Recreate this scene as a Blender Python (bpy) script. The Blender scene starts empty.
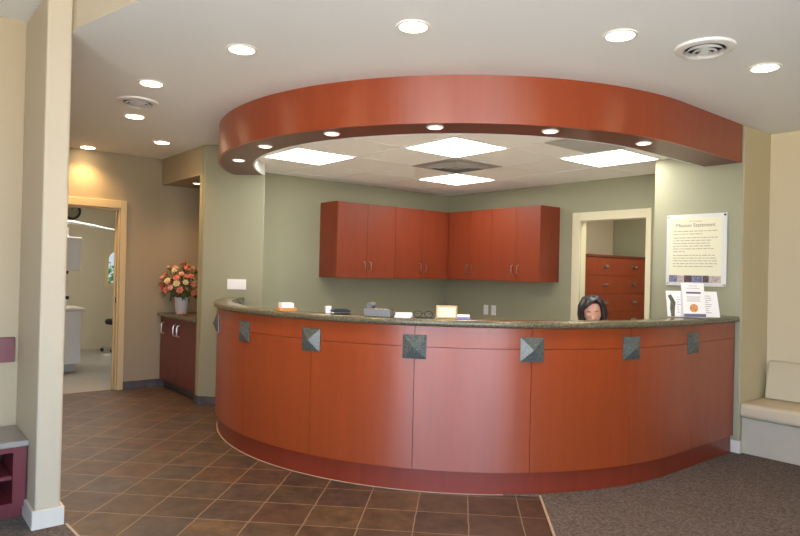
import bpy, bmesh, math, random
from mathutils import Vector, Matrix
random.seed(7)
PI = math.pi
S = 2 ** -.5
scn = bpy.context.scene
col = scn.collection
CX, CY = 4.203, 4.267          # centre of the curved reception desk
SKY = 11.5
CEIL, RAISED, TBAR, SOFFIT = 2.524, 2.71, 2.335, 2.233


# ------------------------------------------------------------------ materials
def lin(c):
    return tuple(((v / 255) / 12.92 if v / 255 <= .04045 else ((v / 255 + .055) / 1.055) ** 2.4) for v in c) + (1,)


def base_mat(name):
    m = bpy.data.materials.new(name); m.use_nodes = True
    nt = m.node_tree
    return m, nt, nt.nodes['Principled BSDF']


def mat(name, c, rough=.5, metal=0, spec=.5, noise=0, nscale=8, bump=0, bscale=60, coat=0, emit=None, stretch=(1, 1, 1)):
    m, nt, b = base_mat(name)
    c4 = lin(c)
    b.inputs['Base Color'].default_value = c4
    b.inputs['Roughness'].default_value = rough
    b.inputs['Metallic'].default_value = metal
    b.inputs['Specular IOR Level'].default_value = spec
    if coat:
        b.inputs['Coat Weight'].default_value = coat
        b.inputs['Coat Roughness'].default_value = .18
    tc = nt.nodes.new('ShaderNodeTexCoord')
    mp = nt.nodes.new('ShaderNodeMapping'); mp.inputs['Scale'].default_value = stretch
    nt.links.new(tc.outputs['Object'], mp.inputs['Vector'])
    if noise:
        n = nt.nodes.new('ShaderNodeTexNoise'); n.inputs['Scale'].default_value = nscale; n.inputs['Detail'].default_value = 4
        nt.links.new(mp.outputs['Vector'], n.inputs['Vector'])
        r = nt.nodes.new('ShaderNodeValToRGB')
        r.color_ramp.elements[0].position = .3; r.color_ramp.elements[1].position = .7
        r.color_ramp.elements[0].color = tuple(v * (1 - noise) for v in c4[:3]) + (1,)
        r.color_ramp.elements[1].color = tuple(min(1, v * (1 + noise)) for v in c4[:3]) + (1,)
        nt.links.new(n.outputs['Fac'], r.inputs['Fac']); nt.links.new(r.outputs['Color'], b.inputs['Base Color'])
    if bump:
        n2 = nt.nodes.new('ShaderNodeTexNoise'); n2.inputs['Scale'].default_value = bscale; n2.inputs['Detail'].default_value = 3
        nt.links.new(tc.outputs['Object'], n2.inputs['Vector'])
        bp = nt.nodes.new('ShaderNodeBump'); bp.inputs['Strength'].default_value = bump; bp.inputs['Distance'].default_value = .01
        nt.links.new(n2.outputs['Fac'], bp.inputs['Height']); nt.links.new(bp.outputs['Normal'], b.inputs['Normal'])
    if emit:
        b.inputs['Emission Color'].default_value = lin(emit[0]); b.inputs['Emission Strength'].default_value = emit[1]
    return m


def wood_mat(name, c, rough=.4, contrast=.09, coat=.2, aniso=0):
    m, nt, b = base_mat(name)
    tc = nt.nodes.new('ShaderNodeTexCoord'); oi = nt.nodes.new('ShaderNodeObjectInfo')
    mp = nt.nodes.new('ShaderNodeMapping'); mp.inputs['Scale'].default_value = (9, 9, .7)
    nt.links.new(tc.outputs['Object'], mp.inputs['Vector'])
    cmb = nt.nodes.new('ShaderNodeCombineXYZ')
    mul = nt.nodes.new('ShaderNodeMath'); mul.operation = 'MULTIPLY'; mul.inputs[1].default_value = 37
    nt.links.new(oi.outputs['Random'], mul.inputs[0])
    for k in range(3): nt.links.new(mul.outputs[0], cmb.inputs[k])
    nt.links.new(cmb.outputs[0], mp.inputs['Location'])
    n = nt.nodes.new('ShaderNodeTexNoise'); n.inputs['Scale'].default_value = 1.6; n.inputs['Detail'].default_value = 6
    n.inputs['Distortion'].default_value = .6
    nt.links.new(mp.outputs['Vector'], n.inputs['Vector'])
    r = nt.nodes.new('ShaderNodeValToRGB'); c4 = lin(c)
    r.color_ramp.elements[0].position = .28; r.color_ramp.elements[1].position = .72
    r.color_ramp.elements[0].color = tuple(v * (1 - contrast) for v in c4[:3]) + (1,)
    r.color_ramp.elements[1].color = tuple(v * (1 + contrast) for v in c4[:3]) + (1,)
    nt.links.new(n.outputs['Fac'], r.inputs['Fac']); nt.links.new(r.outputs['Color'], b.inputs['Base Color'])
    b.inputs['Roughness'].default_value = rough
    if aniso:                       # lacquered vertical grain: highlights smear along the grain
        b.inputs['Anisotropic'].default_value = aniso; b.inputs['Anisotropic Rotation'].default_value = .25
        b.inputs['Specular IOR Level'].default_value = .85
        tg = nt.nodes.new('ShaderNodeTangent'); tg.direction_type = 'RADIAL'; tg.axis = 'Z'
        nt.links.new(tg.outputs[0], b.inputs['Tangent'])
    b.inputs['Coat Weight'].default_value = coat; b.inputs['Coat Roughness'].default_value = .25
    return m


def slate_mat():
    m, nt, b = base_mat('slate_tile')
    tc = nt.nodes.new('ShaderNodeTexCoord')
    mp = nt.nodes.new('ShaderNodeMapping'); mp.vector_type = 'TEXTURE'
    # tile rows run parallel to the front of the desk, at 45 degrees to the walls
    u0, v0 = .366, 3.281
    mp.inputs['Location'].default_value = ((u0 + v0) * S, (v0 - u0) * S, 0)
    mp.inputs['Rotation'].default_value = (0, 0, -PI / 4)
    nt.links.new(tc.outputs['Object'], mp.inputs['Vector'])
    # slightly wavy joints
    wn = nt.nodes.new('ShaderNodeTexNoise'); wn.inputs['Scale'].default_value = 9
    nt.links.new(mp.outputs['Vector'], wn.inputs['Vector'])
    ws = nt.nodes.new('ShaderNodeVectorMath'); ws.operation = 'MULTIPLY_ADD'
    ws.inputs[1].default_value = (.012, .012, 0)
    nt.links.new(wn.outputs['Color'], ws.inputs[0]); nt.links.new(mp.outputs['Vector'], ws.inputs[2])
    br = nt.nodes.new('ShaderNodeTexBrick')
    br.offset = 0; br.squash = 1
    br.inputs['Scale'].default_value = 1; br.inputs['Brick Width'].default_value = .288
    br.inputs['Row Height'].default_value = .288; br.inputs['Mortar Size'].default_value = .0035
    br.inputs['Mortar Smooth'].default_value = .3
    br.inputs['Color1'].default_value = (0, 0, 0, 1); br.inputs['Color2'].default_value = (1, 1, 1, 1)
    nt.links.new(ws.outputs[0], br.inputs['Vector'])
    r = nt.nodes.new('ShaderNodeValToRGB'); e = r.color_ramp.elements
    e[0].position = 0; e[0].color = lin((68, 60, 51)); e[1].position = 1; e[1].color = lin((90, 73, 55))
    for p, c in ((.2, (77, 58, 50)), (.4, (70, 64, 62)), (.6, (82, 62, 48)), (.8, (75, 64, 53))):
        x = e.new(p); x.color = lin(c)
    nt.links.new(br.outputs['Color'], r.inputs['Fac'])
    n = nt.nodes.new('ShaderNodeTexNoise'); n.inputs['Scale'].default_value = 7; n.inputs['Detail'].default_value = 7; n.inputs['Roughness'].default_value = .65
    nt.links.new(mp.outputs['Vector'], n.inputs['Vector'])
    nr = nt.nodes.new('ShaderNodeValToRGB')
    nr.color_ramp.elements[0].position = .3; nr.color_ramp.elements[0].color = (.45, .46, .52, 1)
    nr.color_ramp.elements[1].position = .72; nr.color_ramp.elements[1].color = (1.55, 1.3, 1.0, 1)
    nt.links.new(n.outputs['Fac'], nr.inputs['Fac'])
    mx = nt.nodes.new('ShaderNodeMix'); mx.data_type = 'RGBA'; mx.blend_type = 'MULTIPLY'; mx.inputs['Factor'].default_value = 1
    nt.links.new(r.outputs['Color'], mx.inputs['A']); nt.links.new(nr.outputs['Color'], mx.inputs['B'])
    mm = nt.nodes.new('ShaderNodeMix'); mm.data_type = 'RGBA'
    mm.inputs['B'].default_value = lin((138, 117, 98))
    nt.links.new(br.outputs['Fac'], mm.inputs['Factor']); nt.links.new(mx.outputs['Result'], mm.inputs['A'])
    nt.links.new(mm.outputs['Result'], b.inputs['Base Color'])
    b.inputs['Roughness'].default_value = .5
    bp = nt.nodes.new('ShaderNodeBump'); bp.inputs['Strength'].default_value = .25; bp.inputs['Distance'].default_value = .01
    nt.links.new(n.outputs['Fac'], bp.inputs['Height']); nt.links.new(bp.outputs['Normal'], b.inputs['Normal'])
    return m


def granite_mat(name, dark, light, scale=120, rough=.22):
    m, nt, b = base_mat(name)
    tc = nt.nodes.new('ShaderNodeTexCoord')
    v = nt.nodes.new('ShaderNodeTexVoronoi'); v.inputs['Scale'].default_value = scale
    n = nt.nodes.new('ShaderNodeTexNoise'); n.inputs['Scale'].default_value = scale * .25; n.inputs['Detail'].default_value = 5
    nt.links.new(tc.outputs['Object'], v.inputs['Vector']); nt.links.new(tc.outputs['Object'], n.inputs['Vector'])
    sep = nt.nodes.new('ShaderNodeSeparateColor'); nt.links.new(v.outputs['Color'], sep.inputs[0])
    ad = nt.nodes.new('ShaderNodeMath'); ad.operation = 'MULTIPLY'
    nt.links.new(sep.outputs[0], ad.inputs[0]); nt.links.new(n.outputs['Fac'], ad.inputs[1])
    r = nt.nodes.new('ShaderNodeValToRGB')
    r.color_ramp.elements[0].color = lin(dark); r.color_ramp.elements[1].color = lin(light)
    r.color_ramp.elements[0].position = .08; r.color_ramp.elements[1].position = .6
    nt.links.new(ad.outputs[0], r.inputs['Fac']); nt.links.new(r.outputs['Color'], b.inputs['Base Color'])
    b.inputs['Roughness'].default_value = rough
    return m


def glow(name, c, s):
    m = bpy.data.materials.new(name); m.use_nodes = True
    nt = m.node_tree; nt.nodes.clear()
    o = nt.nodes.new('ShaderNodeOutputMaterial'); e = nt.nodes.new('ShaderNodeEmission')
    e.inputs['Color'].default_value = lin(c); e.inputs['Strength'].default_value = s
    nt.links.new(e.outputs[0], o.inputs[0])
    return m


def glass_mat(name, tint=(.97, .98, .98, 1), refl=.07):
    m = bpy.data.materials.new(name); m.use_nodes = True
    nt = m.node_tree; nt.nodes.clear()
    o = nt.nodes.new('ShaderNodeOutputMaterial'); x = nt.nodes.new('ShaderNodeMixShader')
    t = nt.nodes.new('ShaderNodeBsdfTransparent'); g = nt.nodes.new('ShaderNodeBsdfGlossy')
    t.inputs['Color'].default_value = tint; g.inputs['Roughness'].default_value = .02
    x.inputs[0].default_value = refl
    nt.links.new(t.outputs[0], x.inputs[1]); nt.links.new(g.outputs[0], x.inputs[2]); nt.links.new(x.outputs[0], o.inputs[0])
    return m


M = dict(
    sage=mat('sage_paint', (150, 147, 121), .6, bump=.05, bscale=220),
    beige=mat('beige_paint', (196, 182, 144), .6, bump=.05, bscale=220),
    beige_dim=mat('dim_beige_paint', (160, 146, 120), .6, bump=.05, bscale=220),  # beige paint darkened to stand for the dim warm hallway light
    cream=mat('cream_paint', (188, 174, 150), .55, bump=.04, bscale=220),
    alcove=mat('cream_paint_warm_dim', (178, 160, 130), .6, bump=.05, bscale=220),  # same cream as the pillar, tinted darker for the warm alcove light
    cream_lit=mat('cream_paint_lit', (208, 190, 156), .55, bump=.04, bscale=220),  # same cream paint, lightened and warmed for the light on the right wall
    white_trim=mat('white_gloss_trim', (208, 200, 188), .4),
    door_trim=mat('cream_door_trim', (214, 204, 172), .45),
    tan_trim=mat('tan_door_trim', (206, 186, 146), .45),
    ceiling=mat('ceiling_plaster', (228, 230, 228), .75, bump=.12, bscale=260),
    tbar=mat('ceiling_tile', (244, 242, 236), .8),
    tbar_line=mat('ceiling_grid_metal', (236, 235, 230), .5),
    slate=slate_mat(),
    carpet=mat('grey_carpet', (100, 92, 88), .95, spec=.1, noise=.45, nscale=75, bump=.8, bscale=160),
    edge=mat('floor_edge_strip', (176, 158, 136), .5),
    slate_base=mat('slate_baseboard', (82, 78, 82), .5, noise=.3, nscale=14),
    cherry=wood_mat('cherry_veneer', (142, 58, 23), .38, .09, 0, .75),
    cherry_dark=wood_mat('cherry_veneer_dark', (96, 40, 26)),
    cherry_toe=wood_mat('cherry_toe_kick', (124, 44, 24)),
    cabinet=wood_mat('cherry_cabinet', (126, 49, 19), .5, .08, .1),
    crimson=wood_mat('crimson_laminate', (108, 40, 46), .4, .05),
    maroon=wood_mat('maroon_cabinet', (98, 36, 36), .38, .15),
    seam=mat('dark_seam', (60, 24, 16), .8),
    granite=granite_mat('green_granite', (64, 62, 48), (132, 124, 98), 300, .2),
    medallion=granite_mat('grey_green_stone', (60, 66, 64), (104, 110, 106), 260, .22),
    steel=mat('brushed_steel', (200, 196, 188), .28, metal=1),
    dark_metal=mat('dark_metal', (60, 58, 56), .4, metal=1),
    white=mat('white_plastic', (232, 230, 226), .4),
    white_metal=mat('white_enamel', (228, 226, 222), .4),
    vent_grey=mat('grey_vent_metal', (176, 174, 170), .45, metal=.4),
    vent_dark=mat('vent_shadow', (50, 50, 50), .8),
    grille=mat('grey_ceiling_panel', (186, 184, 180), .7),
    vinyl=mat('cream_vinyl', (202, 188, 160), .38, bump=.08, bscale=40),
    bench_base=mat('pale_bench_front', (178, 168, 150), .5, noise=.03, nscale=5),
    laminate=mat('grey_laminate', (150, 142, 132), .4, noise=.08, nscale=60),
    black=mat('black_plastic', (24, 23, 24), .6),
    grey_plastic=mat('grey_plastic', (112, 112, 110), .45),
    poster_white=mat('poster_frame', (206, 204, 200), .45),
    paper=mat('white_paper', (238, 236, 234), .6),
    cream_paper=mat('cream_paper', (216, 210, 180), .6),
    ink=mat('grey_ink', (158, 150, 132), .7),
    title_ink=mat('title_ink', (106, 96, 90), .7),
    dark_ink=mat('dark_ink', (82, 78, 84), .7),
    blue_ink=mat('slate_blue_print', (104, 104, 130), .6),
    photo_a=mat('photo_print_blue', (112, 112, 140), .5, noise=.5, nscale=60),
    photo_b=mat('photo_print_dark', (84, 66, 70), .5, noise=.6, nscale=60),
    photo_c=mat('photo_print_pale', (176, 160, 156), .5, noise=.4, nscale=60),
    orange_print=mat('orange_print', (206, 146, 84), .6, noise=.4, nscale=90),
    green_print=mat('olive_print', (88, 90, 72), .6, noise=.4, nscale=50),
    clear=glass_mat('clear_acrylic', (.94, .96, .97, 1), .06),
    pane=glass_mat('window_pane'),
    oak=mat('light_oak', (196, 150, 92), .5, noise=.15, nscale=20, stretch=(1, 1, 8)),
    amber=mat('amber_plastic', (206, 138, 62), .45),
    violet=mat('violet_card', (136, 128, 176), .6),
    skin=mat('skin', (226, 172, 148), .5),
    hair=mat('dark_brown_hair', (38, 26, 28), .4, noise=.3, nscale=60, stretch=(1, 1, .15)),
    eye=mat('eye_dark', (40, 26, 22), .25),
    eye_white=mat('eye_white', (232, 226, 220), .3),
    lips=mat('lips', (186, 100, 96), .4),
    top=mat('charcoal_top', (58, 58, 72), .85, bump=.2, bscale=200),
    trousers=mat('black_trousers', (32, 32, 36), .85),
    shoe=mat('black_shoe', (24, 22, 22), .35),
    leaf=mat('leaf_green', (66, 88, 44), .6, noise=.35, nscale=30),
    coral=mat('coral_petal', (230, 142, 120), .6, noise=.15, nscale=70),
    pink=mat('pink_petal', (234, 182, 168), .6, noise=.12, nscale=70),
    salmon=mat('salmon_petal', (224, 116, 98), .6, noise=.15, nscale=70),
    petal_cream=mat('cream_petal', (230, 214, 172), .6, noise=.12, nscale=70),
    vase=mat('silver_white_ceramic', (206, 206, 208), .3),
    vinyl_floor=mat('pale_vinyl_floor', (150, 145, 136), .4, noise=.06, nscale=12),
    bounce_floor=mat('staff_bounce_floor', (196, 190, 178), .5),
    operatory=mat('operatory_paint', (192, 182, 156), .6),
    bush=mat('hedge_leaf', (74, 120, 56), .7, noise=.4, nscale=12),
    lens=glow('fluorescent_lens', (255, 252, 244), 13),
    fill_office=glow('office_fill_lens', (255, 246, 226), 26),
    fill_operatory=glow('operatory_fill_lens', (255, 248, 236), 15),
    bulb=glow('warm_lamp', (255, 226, 178), 26.0),
    bulb_small=glow('warm_small_lamp', (255, 232, 200), 6.0),
    chrome=mat('chrome', (210, 210, 208), .12, metal=1),
)


# ------------------------------------------------------------------ mesh helpers
class MB:
    def __init__(self): self.bm = bmesh.new(); self.slot = 0

    def face(self, vs):
        try:
            f = self.bm.faces.new(vs); f.material_index = self.slot; return f
        except ValueError:
            return None

    def box(self, x0, x1, y0, y1, z0, z1, mx=None):
        p = [Vector(q) for q in ((x0, y0, z0), (x1, y0, z0), (x1, y1, z0), (x0, y1, z0), (x0, y0, z1), (x1, y0, z1), (x1, y1, z1), (x0, y1, z1))]
        v = [self.bm.verts.new(mx @ q if mx else q) for q in p]
        for f in ((0, 3, 2, 1), (4, 5, 6, 7), (0, 1, 5, 4), (1, 2, 6, 5), (2, 3, 7, 6), (3, 0, 4, 7)):
            self.face([v[i] for i in f])
        return self

    def prism(self, poly, z0, z1):
        a = sum(poly[i][0] * poly[(i + 1) % len(poly)][1] - poly[(i + 1) % len(poly)][0] * poly[i][1] for i in range(len(poly)))
        if a < 0: poly = poly[::-1]
        lo = [self.bm.verts.new((x, y, z0)) for x, y in poly]; hi = [self.bm.verts.new((x, y, z1)) for x, y in poly]
        self.face(lo[::-1]); self.face(hi)
        n = len(poly)
        for i in range(n): self.face((lo[i], lo[(i + 1) % n], hi[(i + 1) % n], hi[i]))
        return self

    def extrude_profile(self, prof, a, b, axis='y'):
        """closed profile in (x, z) drawn along y from a to b (axis 'x': profile in (y, z))"""
        def P(p, t): return (p[0], t, p[1]) if axis == 'y' else (t, p[0], p[1])
        A = [self.bm.verts.new(P(p, a)) for p in prof]; B = [self.bm.verts.new(P(p, b)) for p in prof]
        n = len(prof)
        self.face(A); self.face(B[::-1])
        for i in range(n): self.face((A[(i + 1) % n], A[i], B[i], B[(i + 1) % n]))
        return self

    def lathe(self, prof, n=32, c=(0, 0, 0), mx=None, caps=True):
        rings = []
        for r, z in prof:
            ring = []
            for k in range(n):
                a = 2 * PI * k / n
                q = Vector((c[0] + r * math.cos(a), c[1] + r * math.sin(a), c[2] + z))
                ring.append(self.bm.verts.new(mx @ q if mx else q))
            rings.append(ring)
        for i in range(len(rings) - 1):
            for k in range(n):
                self.face((rings[i][k], rings[i][(k + 1) % n], rings[i + 1][(k + 1) % n], rings[i + 1][k]))
        if caps:
            self.face(rings[0][::-1]); self.face(rings[-1])
        return self

    def sphere(self, c, r, n=16, m=10, mx=None, warp=None):
        if not hasattr(r, '__len__'): r = (r, r, r)
        top = None; rings = []
        def V(q):
            q = Vector(q)
            if warp: q = warp(q)
            q = Vector((q[0] * r[0] + c[0], q[1] * r[1] + c[1], q[2] * r[2] + c[2]))
            return self.bm.verts.new(mx @ q if mx else q)
        bot = V((0, 0, -1))
        for i in range(1, m):
            t = PI * i / m
            rings.append([V((math.sin(t) * math.cos(2 * PI * k / n), math.sin(t) * math.sin(2 * PI * k / n), -math.cos(t))) for k in range(n)])
        top = V((0, 0, 1))
        for k in range(n):
            self.face((bot, rings[0][(k + 1) % n], rings[0][k])); self.face((top, rings[-1][k], rings[-1][(k + 1) % n]))
        for i in range(len(rings) - 1):
            for k in range(n): self.face((rings[i][k], rings[i][(k + 1) % n], rings[i + 1][(k + 1) % n], rings[i + 1][k]))
        return self

    def tube(self, pts, r, n=10, mx=None):
        pts = [Vector(p) for p in pts]
        rad = r if hasattr(r, '__len__') else [r] * len(pts)
        rings = []; up = None
        for i, p in enumerate(pts):
            t = (pts[min(i + 1, len(pts) - 1)] - pts[max(i - 1, 0)]).normalized()
            if up is None:
                up = Vector((0, 0, 1)) if abs(t.z) < .9 else Vector((1, 0, 0))
            a = (up - t * up.dot(t)).normalized(); b = t.cross(a); up = a
            rings.append([self.bm.verts.new((mx @ q) if mx else q) for q in (p + rad[i] * (math.cos(2 * PI * k / n) * a + math.sin(2 * PI * k / n) * b) for k in range(n))])
        for i in range(len(rings) - 1):
            for k in range(n): self.face((rings[i][k], rings[i][(k + 1) % n], rings[i + 1][(k + 1) % n], rings[i + 1][k]))
        self.face(rings[0][::-1]); self.face(rings[-1])
        return self

    def sweep(self, section, path):
        """closed section [(radius, z)] carried along path(radius) sample points"""
        cols = [[self.bm.verts.new((*path(r, i), z)) for r, z in section] for i in range(path.n)]
        n = len(section)
        for i in range(path.n - 1):
            for k in range(n): self.face((cols[i][k], cols[i][(k + 1) % n], cols[i + 1][(k + 1) % n], cols[i + 1][k]))
        self.face(cols[0][::-1]); self.face(cols[-1])
        return self


def obj(name, mb, m, parent=None, bevel=0, smooth=False, seg=2, loc=None):
    bmesh.ops.recalc_face_normals(mb.bm, faces=mb.bm.faces)
    me = bpy.data.meshes.new(name); mb.bm.to_mesh(me); mb.bm.free()
    for k in (m if isinstance(m, (list, tuple)) else [m]): me.materials.append(k)
    o = bpy.data.objects.new(name, me); col.objects.link(o)
    if parent: o.parent = parent
    if loc: o.location = loc
    if smooth:
        for p in me.polygons: p.use_smooth = True
    if bevel:
        b = o.modifiers.new('bevel', 'BEVEL'); b.width = bevel; b.segments = seg; b.limit_method = 'ANGLE'; b.angle_limit = .7
        b.harden_normals = False
    if smooth:
        es = o.modifiers.new('split', 'EDGE_SPLIT'); es.split_angle = .75
    return o


def tag(o, label, cat, group=None):
    o['label'] = label; o['category'] = cat
    if group: o['group'] = group
    return o


def thing(name, label, cat, loc=(0, 0, 0), rotz=0, group=None):
    o = bpy.data.objects.new(name, None); col.objects.link(o)
    o.location = loc; o.rotation_euler = (0, 0, rotz); o.empty_display_size = .1
    return tag(o, label, cat, group)


def struct(name, mb, m, parent=None, **k):
    o = obj(name, mb, m, parent, **k)
    if not parent: o['kind'] = 'structure'
    return o


def dup(root, loc, rotz=None, label=None):
    r = root.copy(); col.objects.link(r); r.location = loc
    if rotz is not None: r.rotation_euler = (0, 0, rotz)
    if label: r['label'] = label
    for ch in list(root.children):
        c = ch.copy(); c.parent = r; col.objects.link(c)
        for g in list(ch.children):
            d = g.copy(); d.parent = c; col.objects.link(d)
    return r


def text_obj(name, body, size, m, parent, mx, align='CENTER', depth=.0005):
    cu = bpy.data.curves.new(name, 'FONT'); cu.body = body; cu.size = size; cu.align_x = align; cu.extrude = depth
    t = bpy.data.objects.new(name, cu); col.objects.link(t)
    dg = bpy.context.evaluated_depsgraph_get(); dg.update()
    me = bpy.data.meshes.new_from_object(t.evaluated_get(dg))
    bpy.data.objects.remove(t)
    me.materials.clear(); me.materials.append(m); me.transform(mx)
    o = bpy.data.objects.new(name, me); col.objects.link(o); o.parent = parent
    return o


def UV(u, v): return ((u + v) * S, (v - u) * S)


# path along the front of the desk: arc about (CX, CY), then straight into the right-hand pier
class Path:
    def __init__(self, a0, a1, x_end=None, step=2.0):
        n = max(2, int(abs(a1 - a0) / step) + 1) if a1 > a0 else 0
        self.s = [('a', math.radians(a0 + (a1 - a0) * k / (n - 1))) for k in range(n)]
        if x_end is not None:
            x0 = CX if a1 > a0 else a1
            x0, x_end = (x_end if isinstance(x_end, tuple) else (CX, x_end))
            m = max(2, int((x_end - x0) / .05))
            self.s += [('s', x0 + (x_end - x0) * k / m) for k in range(1 if n else 0, m + 1)]
        self.n = len(self.s)

    def __call__(self, r, i):
        k, t = self.s[i]
        if k == 'a':
            du, dv = math.sin(t) * r, -math.cos(t) * r
            return (CX + (du + dv) * S, CY + (dv - du) * S)
        return (t, CY - r)


# ------------------------------------------------------------------ room shell
XR, XB, YB, YH = 5.63, 5.785, 6.02, 7.17
PIER_X, PIER_Y0, PIER_Y1 = 5.13, 2.095, 2.82
W0, S0 = -1.3, -1.3

struct('floor', MB().prism([(W0 - .1, S0 - .1), (6.1, S0 - .1), (6.1, 7.23), (W0 - .1, 7.23)], -.08, 0), M['slate'])
toe = Path(9, 45, 5.13)
ring = [toe(2.118, i) for i in range(toe.n)]
edge_u = .506
start = UV(edge_u, 3.911)
tip = (.98, .264)
carpet_poly = [tip, start] + ring + [(PIER_X, PIER_Y0 - .001), (XR, PIER_Y0 - .001), (XR, S0), (W0, S0), (W0, 4.19), (.66, 4.19), (.66, 3.585), (.79, 3.585)]
struct('floor_carpet', MB().prism(carpet_poly, .0005, .007), M['carpet'])


def strip(a, b, w, z0, z1):
    a, b = Vector(a), Vector(b); d = (b - a).normalized(); n = Vector((-d.y, d.x)) * w / 2
    return MB().prism([tuple(a + n), tuple(b + n), tuple(b - n), tuple(a - n)], z0, z1)


struct('trim_1', strip(start, tip, .012, .0008, .0082), M['edge'])
struct('trim_2', strip((.79, 3.585), tip, .012, .0008, .0084), M['edge'])
gp = Path(-88, 9)
struct('trim_3', MB().sweep([(2.108, .0006), (2.120, .0006), (2.120, .003), (2.108, .003)], gp), M['edge'])

sf = Path(-88, 45, 5.12)
staff = [sf(2.0, i) for i in range(sf.n)] + [(5.12, 2.83), (XB, 2.83), (XB, YB), (2.9, YB), (2.9, 5.56)]
struct('floor_staff_bounce', MB().prism(staff, .0005, .0012), M['bounce_floor'])  # unseen pale sheet added to throw light up at the suspended ceiling

# walls of the hallway
DX0, DX1, DZ = 1.17, 2.03, 1.94
w = MB().box(.765, DX0, YH, YH + .12, 0, CEIL).box(DX1, 3.05, YH, YH + .12, 0, CEIL).box(DX0, DX1, YH, YH + .12, DZ, CEIL)
struct('wall_hall', w, M['beige_dim'])
struct('wall_niche', MB().box(2.46, 2.56, 6.09, YH, 2.24, CEIL).box(2.56, 2.93, 6.09, YH, 2.24, 2.34), M['beige_dim'])
struct('wall_niche_back', MB().box(2.93, 3.05, 6.09, YH, 0, CEIL), M['beige_dim'])
struct('wall_left', MB().box(2.46, 5.905, YB, 6.09, 0, CEIL), M['sage'])
F2 = (2.893, 5.56)
struct('wall_corner', MB().prism([(2.46, YB), (2.46, 5.993), F2, (2.893, YB)], 0, CEIL), M['sage'], bevel=.012)
struct('wall_hall_side', MB().box(.648, .765, 3.6, 7.29, 0, RAISED), M['cream'], bevel=.012)
struct('wall_alcove', MB().box(W0, .648, 4.19, 4.31, 0, RAISED), M['alcove'])
# walls behind the desk and at the right
RY0, RY1, RZ = 3.25, 4.0, 1.915
w = MB().box(XB, XB + .09, RY1, YB, 0, CEIL).box(XB, XB + .09, PIER_Y1, RY0, 0, CEIL).box(XB, XB + .09, RY0, RY1, RZ, CEIL)
struct('wall_back', w, M['sage'])
w = MB()
w.box(PIER_X, XB + .12, PIER_Y0, PIER_Y1, 0, CEIL)
w.bm.faces.ensure_lookup_table()
for f in w.bm.faces:
    f.normal_update()
    if f.normal.y < -.5: f.material_index = 1
struct('wall_pier', w, [M['sage'], M['beige']], bevel=.01)
struct('wall_right', MB().box(XR, XR + .12, S0, PIER_Y0, 0, CEIL), M['cream_lit'])


# window walls behind the camera
def window_wall(name, axis, at, thick, lo, hi, holes, z0, z1, m, n0):
    mb = MB(); cuts = [lo] + [q for h in holes for q in h] + [hi]
    def bx(a, b, za, zb):
        if axis == 'x': mb.box(a, b, at - thick, at, za, zb)
        else: mb.box(at - thick, at, a, b, za, zb)
    for i in range(0, len(cuts), 2): bx(cuts[i], cuts[i + 1], 0, RAISED)
    for a, b in holes: bx(a, b, 0, z0); bx(a, b, z1, RAISED)
    struct(name, mb, m)
    for k, (a, b) in enumerate(holes):
        f = MB()
        def fb(p, q, za, zb, d0=.03, d1=.09):
            if axis == 'x': f.box(p, q, at - d1, at - d0, za, zb)
            else: f.box(at - d1, at - d0, p, q, za, zb)
        fb(a, a + .05, z0, z1); fb(b - .05, b, z0, z1); fb(a + .05, b - .05, z0, z0 + .05); fb(a + .05, b - .05, z1 - .05, z1)
        fb((a + b) / 2 - .025, (a + b) / 2 + .025, z0 + .05, z1 - .05)
        fr = struct('window_%d' % (n0 + k), f, M['white_trim'])
        g = MB()
        for p, q in ((a + .05, (a + b) / 2 - .025), ((a + b) / 2 + .025, b - .05)):
            if axis == 'x': g.box(p, q, at - .064, at - .06, z0 + .05, z1 - .05)
            else: g.box(at - .064, at - .06, p, q, z0 + .05, z1 - .05)
        obj('glass_pane', g, M['pane'], fr)
        L = bpy.data.lights.new('daylight_portal', 'AREA'); L.shape = 'RECTANGLE'; L.cycles.is_portal = True
        L.size = b - a; L.size_y = z1 - z0
        lo_ = bpy.data.objects.new('daylight_portal', L); col.objects.link(lo_)
        if axis == 'x': lo_.location = ((a + b) / 2, at - .16, (z0 + z1) / 2); lo_.rotation_euler = (PI / 2, 0, PI)
        else: lo_.location = (at - .16, (a + b) / 2, (z0 + z1) / 2); lo_.rotation_euler = (PI / 2, 0, PI / 2)
        lo_.parent = fr


window_wall('wall_south', 'x', S0, .12, W0 - .12, 5.75, [(-1.2, 1.4)], .08, 2.45, M['beige'], 2)
window_wall('wall_west', 'y', W0, .12, S0, 4.31, [(-1.2, 1.4)], .08, 2.45, M['beige'], 3)

# ceilings
step = [(.765, 3.6), (.765, 3.529), (2.18 - .231 * (S0 + 2.6), S0)]
low = step + [(5.905, S0), (5.905, 6.15), (3.05, 6.15), (3.05, 7.29), (.765, 7.29)]
c = MB(); c.prism(low, CEIL, RAISED - .002)
for f in c.bm.faces:
    f.normal_update()
    if abs(f.normal.z) < .3 and f.normal.x < -.3: f.material_index = 1
struct('ceiling', c, [M['ceiling'], M['cream']])
struct('ceiling_raised', MB().box(W0 - .12, 6.1, S0 - .12, 7.3, RAISED, RAISED + .06), M['ceiling'])
tp = Path(-89.6, 45, 5.128)
inner = [tp(1.848, i) for i in range(tp.n)]
poly = inner + [(5.128, 2.822), (XB - .002, 2.822), (XB - .002, YB - .002), (2.895, YB - .002), (2.895, 5.56)]
struct('ceiling_suspended', MB().prism(poly, TBAR, TBAR + .02), M['tbar'])
GX, GY, CELL = 3.26, 3.347, .6096
g = MB()
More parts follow.
